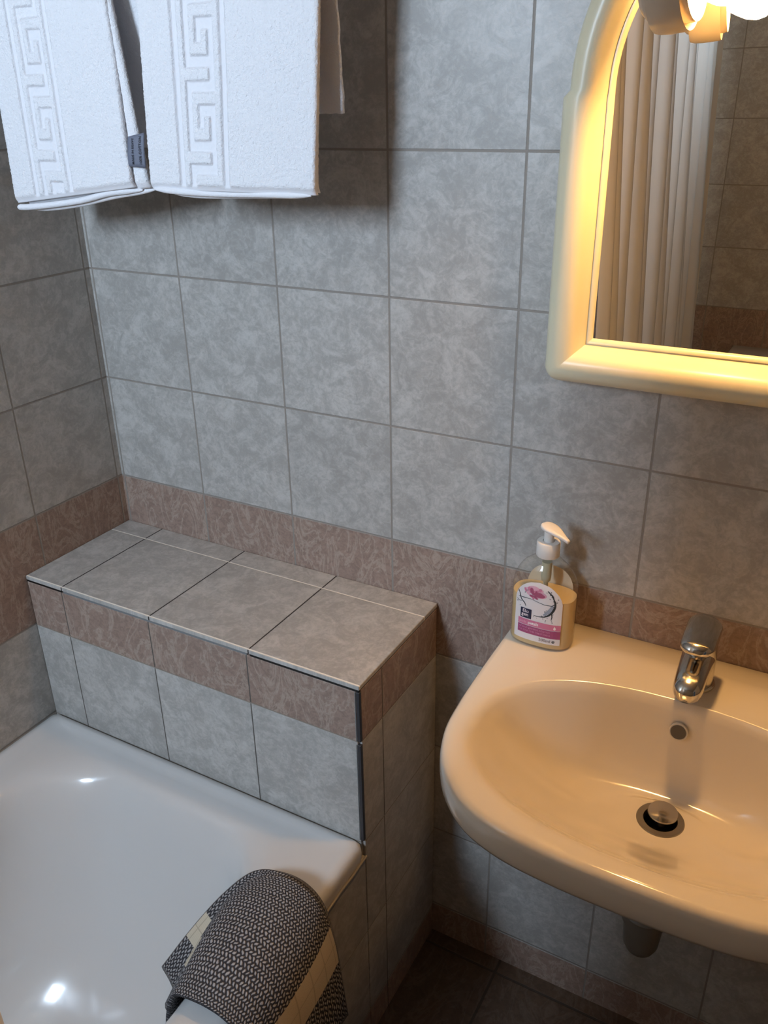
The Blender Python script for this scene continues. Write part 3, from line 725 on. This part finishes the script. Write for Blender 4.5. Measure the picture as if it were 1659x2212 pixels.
def add_tag(root):
    # care tag sewn to the side of the left towel
    c = [Vector((.2935,-.1640,.6165)), Vector((.3225,-.1640,.6215)), Vector((.3180,-.1640,.585-.0075)), Vector((.2880,-.1640,.5790))]
    rows = []
    for j in range(9):
        v = j/8; r = []
        for i in range(9):
            u = i/8; p = c[0].lerp(c[1], u).lerp(c[3].lerp(c[2], u), v); p.y += .0035*(u-.3)**2 - .0012*math.sin(v*3.1); r.append(p)
        rows.append(r)
    tg = grid_mesh('care_tag', rows, simple('tag_satin', rgb(112,116,130), .6), root); keep(tg, root)
    tg.modifiers.new('thick', 'SOLIDIFY').thickness = .0006
    inkt = simple('tag_ink', rgb(20,22,34), .6)
    for s, off, size in (('MADE IN EGYPT', .28, .0050), ('100% COTTON', .72, .0054)):
        cu = bpy.data.curves.new('t', 'FONT'); cu.body = s; cu.size = size; cu.offset = .00008; cu.resolution_u = 2
        to = bpy.data.objects.new('t', cu); C.objects.link(to); bpy.context.view_layer.update()
        me = bpy.data.meshes.new_from_object(to.evaluated_get(bpy.context.evaluated_depsgraph_get())); bpy.data.objects.remove(to)
        w = max(v.co.x for v in me.vertices)
        for v in me.vertices:
            a = .08 + .84*v.co.x/w; uu = off + .12 - v.co.y/.030; p = c[3].lerp(c[2], uu).lerp(c[0].lerp(c[1], uu), a)
            v.co = Vector((p.x, -.1655 + .0035*(uu-.3)**2 - .0012*math.sin((1-a)*3.1), p.z)) - Vector(root.location)
        me.materials.clear(); link('tag_lettering', me, tg, inkt, False)
tl = empty('towel', (.17, -.138, TZ), 'left white terry towel with greek key border and grey care tag', 'towel')
drape(tl, 'towel_cloth', (.046,.5225,.040), (.2925,.5515,.278), .60, .03, .325, -.1680, -.095, key=(.066,.046), seed=3)
drape(tl, 'inner_fold', (.060,.5190,.055), (.3170,.5510,.283), .56, .05, .330, -.1590, -.105, step=.004, seed=11, front_only=True)
drape(tl, 'inner_fold', (.072,.5215,.070), (.3120,.5465,.270), .56, .05, .330, -.1490, -.105, step=.004, seed=17, front_only=True)
add_tag(tl)
roll(tl, [(.050,-.166,.5165),(.058,-.163,.5140),(.11,-.160,.5185),(.18,-.158,.5275),(.24,-.157,.5395),(.300,-.155,.5450)], .0045)
roll(tl, [(.066,-.154,.5135),(.10,-.151,.5130),(.17,-.150,.5215),(.24,-.150,.5345),(.318,-.150,.5455)], .0040)
tr_ = empty('towel', (.46, -.138, TZ), 'right white terry towel with greek key border, hanging nearest the mirror', 'towel')
drape(tr_, 'towel_cloth', (.3235,.5500,.328), (.5925,.5500,.606), .642, .345, .606, -.1660, -.108, key=(.073,.046), seed=23)
drape(tr_, 'inner_fold', (.3235,.5475,.335), (.5900,.5520,.603), .56, .345, .606, -.1570, -.105, step=.004, seed=31, front_only=True)
drape(tr_, 'inner_fold', (.3580,.5460,.345), (.5780,.5530,.600), .56, .345, .606, -.1480, -.105, step=.004, seed=37, front_only=True)

# ------------------------------------------------------------------ bath mat over the tub edge
mat_ = empty('bath_mat', (.66, -.49, RIM), 'dark grey woven bath mat with cream stripes draped over the bathtub edge', 'bath mat')
V = Vector
far  = [V((.475,-.505,-.535)), V((.507,-.470,-.478)), V((.548,-.430,-.415)), V((.585,-.402,-.378)), V((.628,-.392,-.366)), V((.668,-.388,-.370)), V((.699,-.390,-.393)), V((.717,-.395,-.440)), V((.728,-.398,-.505)), V((.738,-.402,-.585))]
m1   = [V((.520,-.545,-.545)), V((.540,-.515,-.480)), V((.566,-.480,-.415)), V((.590,-.462,-.374)), V((.632,-.455,-.360)), V((.676,-.455,-.364)), V((.710,-.455,-.390)), V((.728,-.455,-.440)), V((.736,-.460,-.505)), V((.742,-.465,-.585))]
m2   = [V((.572,-.580,-.550)), V((.576,-.560,-.485)), V((.581,-.545,-.425)), V((.594,-.535,-.385)), V((.632,-.530,-.368)), V((.680,-.530,-.370)), V((.715,-.530,-.395)), V((.731,-.530,-.445)), V((.738,-.535,-.510)), V((.742,-.540,-.590))]
near = [V((.582,-.612,-.550)), V((.584,-.607,-.490)), V((.590,-.603,-.435)), V((.606,-.602,-.394)), V((.640,-.600,-.383)), V((.680,-.600,-.384)), V((.708,-.600,-.403)), V((.724,-.605,-.445)), V((.730,-.610,-.510)), V((.734,-.615,-.590))]
def mat_layer(curves, NS, NTt, tw, toff=0.0):
    rows, uvs = [], []
    for j in range(NTt+1):
        t = j/NTt; r = []; u = []
        for i in range(NS+1):
            s = i/NS; ps = [cat(c, s) for c in curves]; p = cat(ps, t)
            if t < .03: p.z -= .003*(1-t/.03)
            p.z += .0012*noise.noise(V((s*7, t*6, 1.5)))
            r.append(p); u.append((s*.49, toff + t*tw))
        rows.append(r); uvs.append(u)
    return rows, uvs
top_far = [V((.535,-.560,-.520)), V((.551,-.520,-.462)), V((.570,-.468,-.408)), V((.597,-.428,-.367)), V((.634,-.408,-.355)), V((.672,-.402,-.359)), V((.703,-.402,-.384)), V((.722,-.403,-.436)), V((.732,-.404,-.505)), V((.742,-.406,-.587))]
def matm():
    t = NT('woven_cotton_mat'); uv = t.n('ShaderNodeUVMap').outputs[0]; sp = t.n('ShaderNodeSeparateXYZ'); t.L(uv, sp.inputs[0])
    u0, v0 = sp.outputs[0], sp.outputs[1]
    wob = t.noise(uv, 110, 2, .5); wob2 = t.noise(uv, 150, 2, .5)
    PU, PV = .0067, .0054
    uu = t.math('ADD', t.math('DIVIDE', u0, PU), t.math('MULTIPLY', t.math('SUBTRACT', wob, .5), .8))
    vvn = t.math('ADD', t.math('DIVIDE', v0, PV), t.math('MULTIPLY', t.math('SUBTRACT', wob2, .5), .8))
    row = t.math('FLOOR', vvn); par = t.math('MULTIPLY', t.math('MODULO', t.math('ABSOLUTE', row), 2.0), .5)
    fu = t.math('SUBTRACT', t.math('FRACT', t.math('ADD', uu, par)), .5); fv = t.math('SUBTRACT', t.math('FRACT', vvn), .5)
    # slanted stitch: chevron tilt alternates by row
    sgn = t.math('MULTIPLY_ADD', par, 4.0, -1.0)
    fu2 = t.math('ADD', fu, t.math('MULTIPLY', t.math('MULTIPLY', fv, sgn), .45))
    d = t.math('SQRT', t.math('ADD', t.math('POWER', t.math('MULTIPLY', fu2, 1.25), 2.0), t.math('POWER', t.math('MULTIPLY', fv, .92), 2.0)))
    st = t.math('SUBTRACT', 1.0, t.ramp(d, .24, .50))
    fine = t.noise(uv, 1500, 2, .6)
    col = t.mix(t.math('MULTIPLY', st, t.math('MULTIPLY_ADD', fine, .9, .45)), rgb(58,56,58), rgb(176,172,171))
    # cream stripes near both ends, with thin lines
    def band(lo, hi): return t.math('MULTIPLY', t.math('GREATER_THAN', uj, lo), t.math('LESS_THAN', uj, hi))
    uj = t.math('ADD', u0, t.math('MULTIPLY', t.math('SUBTRACT', t.noise(uv, 500, 1), .5), .0016))
    b = t.math('MAXIMUM', band(.050, .082), band(.362, .416))
    brick = t.math('LESS_THAN', t.math('ABSOLUTE', t.math('SUBTRACT', t.math('FRACT', t.math('DIVIDE', v0, .034)), .5)), .035)
    mid = t.math('MAXIMUM', band(.065, .0665), band(.388, .3896))
    bl_ = t.math('MAXIMUM', brick, mid); rib = t.math('FRACT', t.math('DIVIDE', u0, .0022))
    cream = t.mix(t.math('MULTIPLY', bl_, .35), t.mix(t.math('MULTIPLY', rib, .25), rgb(206,194,172), rgb(178,164,142)), rgb(128,116,98))
    col = t.mix(b, col, cream)
    hem = t.math('MAXIMUM', t.math('MAXIMUM', t.math('LESS_THAN', v0, .005), t.math('GREATER_THAN', v0, .221)), t.math('MAXIMUM', t.math('LESS_THAN', u0, .005), t.math('GREATER_THAN', u0, .4835)))
    hc_ = t.mix(t.math('FRACT', t.math('DIVIDE', t.math('ADD', u0, v0), .003)), rgb(90,88,90), rgb(140,134,128))
    col = t.mix(hem, col, hc_)
    h = t.math('ADD', t.math('MULTIPLY', st, t.math('SUBTRACT', 1.0, b)), t.math('MULTIPLY', fine, .35))
    t.pbr(col, .95, nrm=t.bump(h, .9, .0016), Specular_IOR_Level=.1); return t.m
MM = matm()
rows, uvs = mat_layer((top_far, m1, m2, near), 150, 90, .205)
mo = keep(grid_mesh('mat_cloth', rows, MM, mat_, uvs=uvs), mat_); md = mo.modifiers.new('thick', 'SOLIDIFY'); md.thickness = .006; md.offset = 0
dn = lambda c, k: [p + V((.0, 0, -.008 if i < 7 else 0)) + V((-.004 if 6 <= i else 0, k, 0)) for i, p in enumerate(c)]
u1, u2 = dn(m1, -.01), dn(m2, -.01); u1[:4] = [p + V((.028,-.012,-.003)) for p in far[:4]]; u2[:4] = [p + V((.054,-.028,-.008)) for p in far[:4]]; u1[4] = V((.634,-.43,-.368)); u2[4] = V((.634,-.48,-.372)); nu = dn(near, .024); nu[:4] = [p + V((.078,-.050,-.014)) for p in far[:4]]
rows, uvs = mat_layer((far, u1, u2, nu), 110, 50, .14)
mo = keep(grid_mesh('folded_underlayer', rows, MM, mat_, uvs=uvs), mat_); md = mo.modifiers.new('thick', 'SOLIDIFY'); md.thickness = .006; md.offset = 0

# ------------------------------------------------------------------ things seen only in the mirror
cr = empty('shower_curtain', (.70, -1.45, -.42), 'white shower curtain hanging along the bathtub edge, seen in the mirror', 'curtain')
rows = []
for j in range(41):
    z = 1.235 - (1.235+.388)*j/40; r = []
    lo = sm(1.2, -.4, z)
    for i in range(221):
        u = i/220; y = -.855 - u*1.225
        x = .650 + .050*lo + (.014+.012*lo)*math.sin(u*2*math.pi*13 + .9*math.sin(u*9)) + .008*math.sin(u*31+z*2)
        r.append(V((x, y, z)))
    rows.append(r)
o = keep(grid_mesh('curtain_cloth', rows, M['curtain'], cr), cr)
rd = empty('curtain_rod', (.65, -1.05, 1.26), 'chrome shower curtain rod running above the bathtub edge', 'rod')
o = tube('rod', [(.65,YB+.001,1.26),(.65,-1.0,1.26),(.65,-.001,1.26)], .011, M['chrome'], rd); keep(o, rd)
for k in range(13):
    y = -.88 - k*.095; n = 20
    o = tube('ring', [(.65, y, 1.2525)] + [(.65+.018*math.sin(2*math.pi*i/n), y, 1.2535+.018-.018*math.cos(2*math.pi*i/n)-.018) for i in range(1, n)] + [(.65, y, 1.2525)], .0018, M['white_paint'], rd, 8, False); keep(o, rd)
toi = empty('toilet', (1.02, -1.9, ZF), 'white toilet cistern against the opposite wall, glimpsed at the foot of the mirror', 'toilet')
def tbox(name, a, b, bev, mat=M['enamel']):
    bm = bmesh.new(); box_bm(bm, a, b, bev); o = from_bm(name, bm, mat, toi, True); keep(o, toi); sharp(o, 60); return o
tbox('cistern', (.845,-2.097,-.50), (1.225,-1.93,-.155), .02); tbox('cistern_lid', (.835,-2.099,-.154), (1.235,-1.92,-.125), .010)
rows = []
for z, a, b, yc in [(ZF+.001,.11,.20,-1.80),(ZF+.10,.105,.19,-1.80),(ZF+.25,.15,.24,-1.74),(ZF+.36,.18,.27,-1.70),(ZF+.39,.185,.275,-1.70),(ZF+.40,.17,.26,-1.70),(ZF+.30,.12,.18,-1.70),(ZF+.2,.03,.05,-1.72)]:
    rows.append([V((1.035+a*math.cos(t), max(yc+b*math.sin(t)*1.0, -2.0), z)) for t in [-2*math.pi*i/40 for i in range(40)]])
keep(grid_mesh('bowl', rows, M['enamel'], toi, closed_u=True), toi)
rows = [[V((1.035+a*math.cos(t), -1.70+b*math.sin(t), z)) for t in [-2*math.pi*i/40 for i in range(40)]] for a, b, z in [(.0,.0,ZF+.402),(.186,.226,ZF+.402),(.190,.230,ZF+.408),(.188,.228,ZF+.420),(.17,.21,ZF+.426),(0,0,ZF+.428)]]
keep(clean(grid_mesh('lid', rows, M['whiteplastic'], toi, closed_u=True)), toi)
roll(tr_, [(.330,-.164,.5480),(.38,-.160,.5450),(.44,-.157,.5440),(.51,-.158,.5455),(.585,-.160,.5465)], .0040)
roll(tr_, [(.352,-.154,.5430),(.40,-.150,.5400),(.46,-.150,.5415),(.53,-.152,.5440),(.575,-.153,.5450)], .0034)
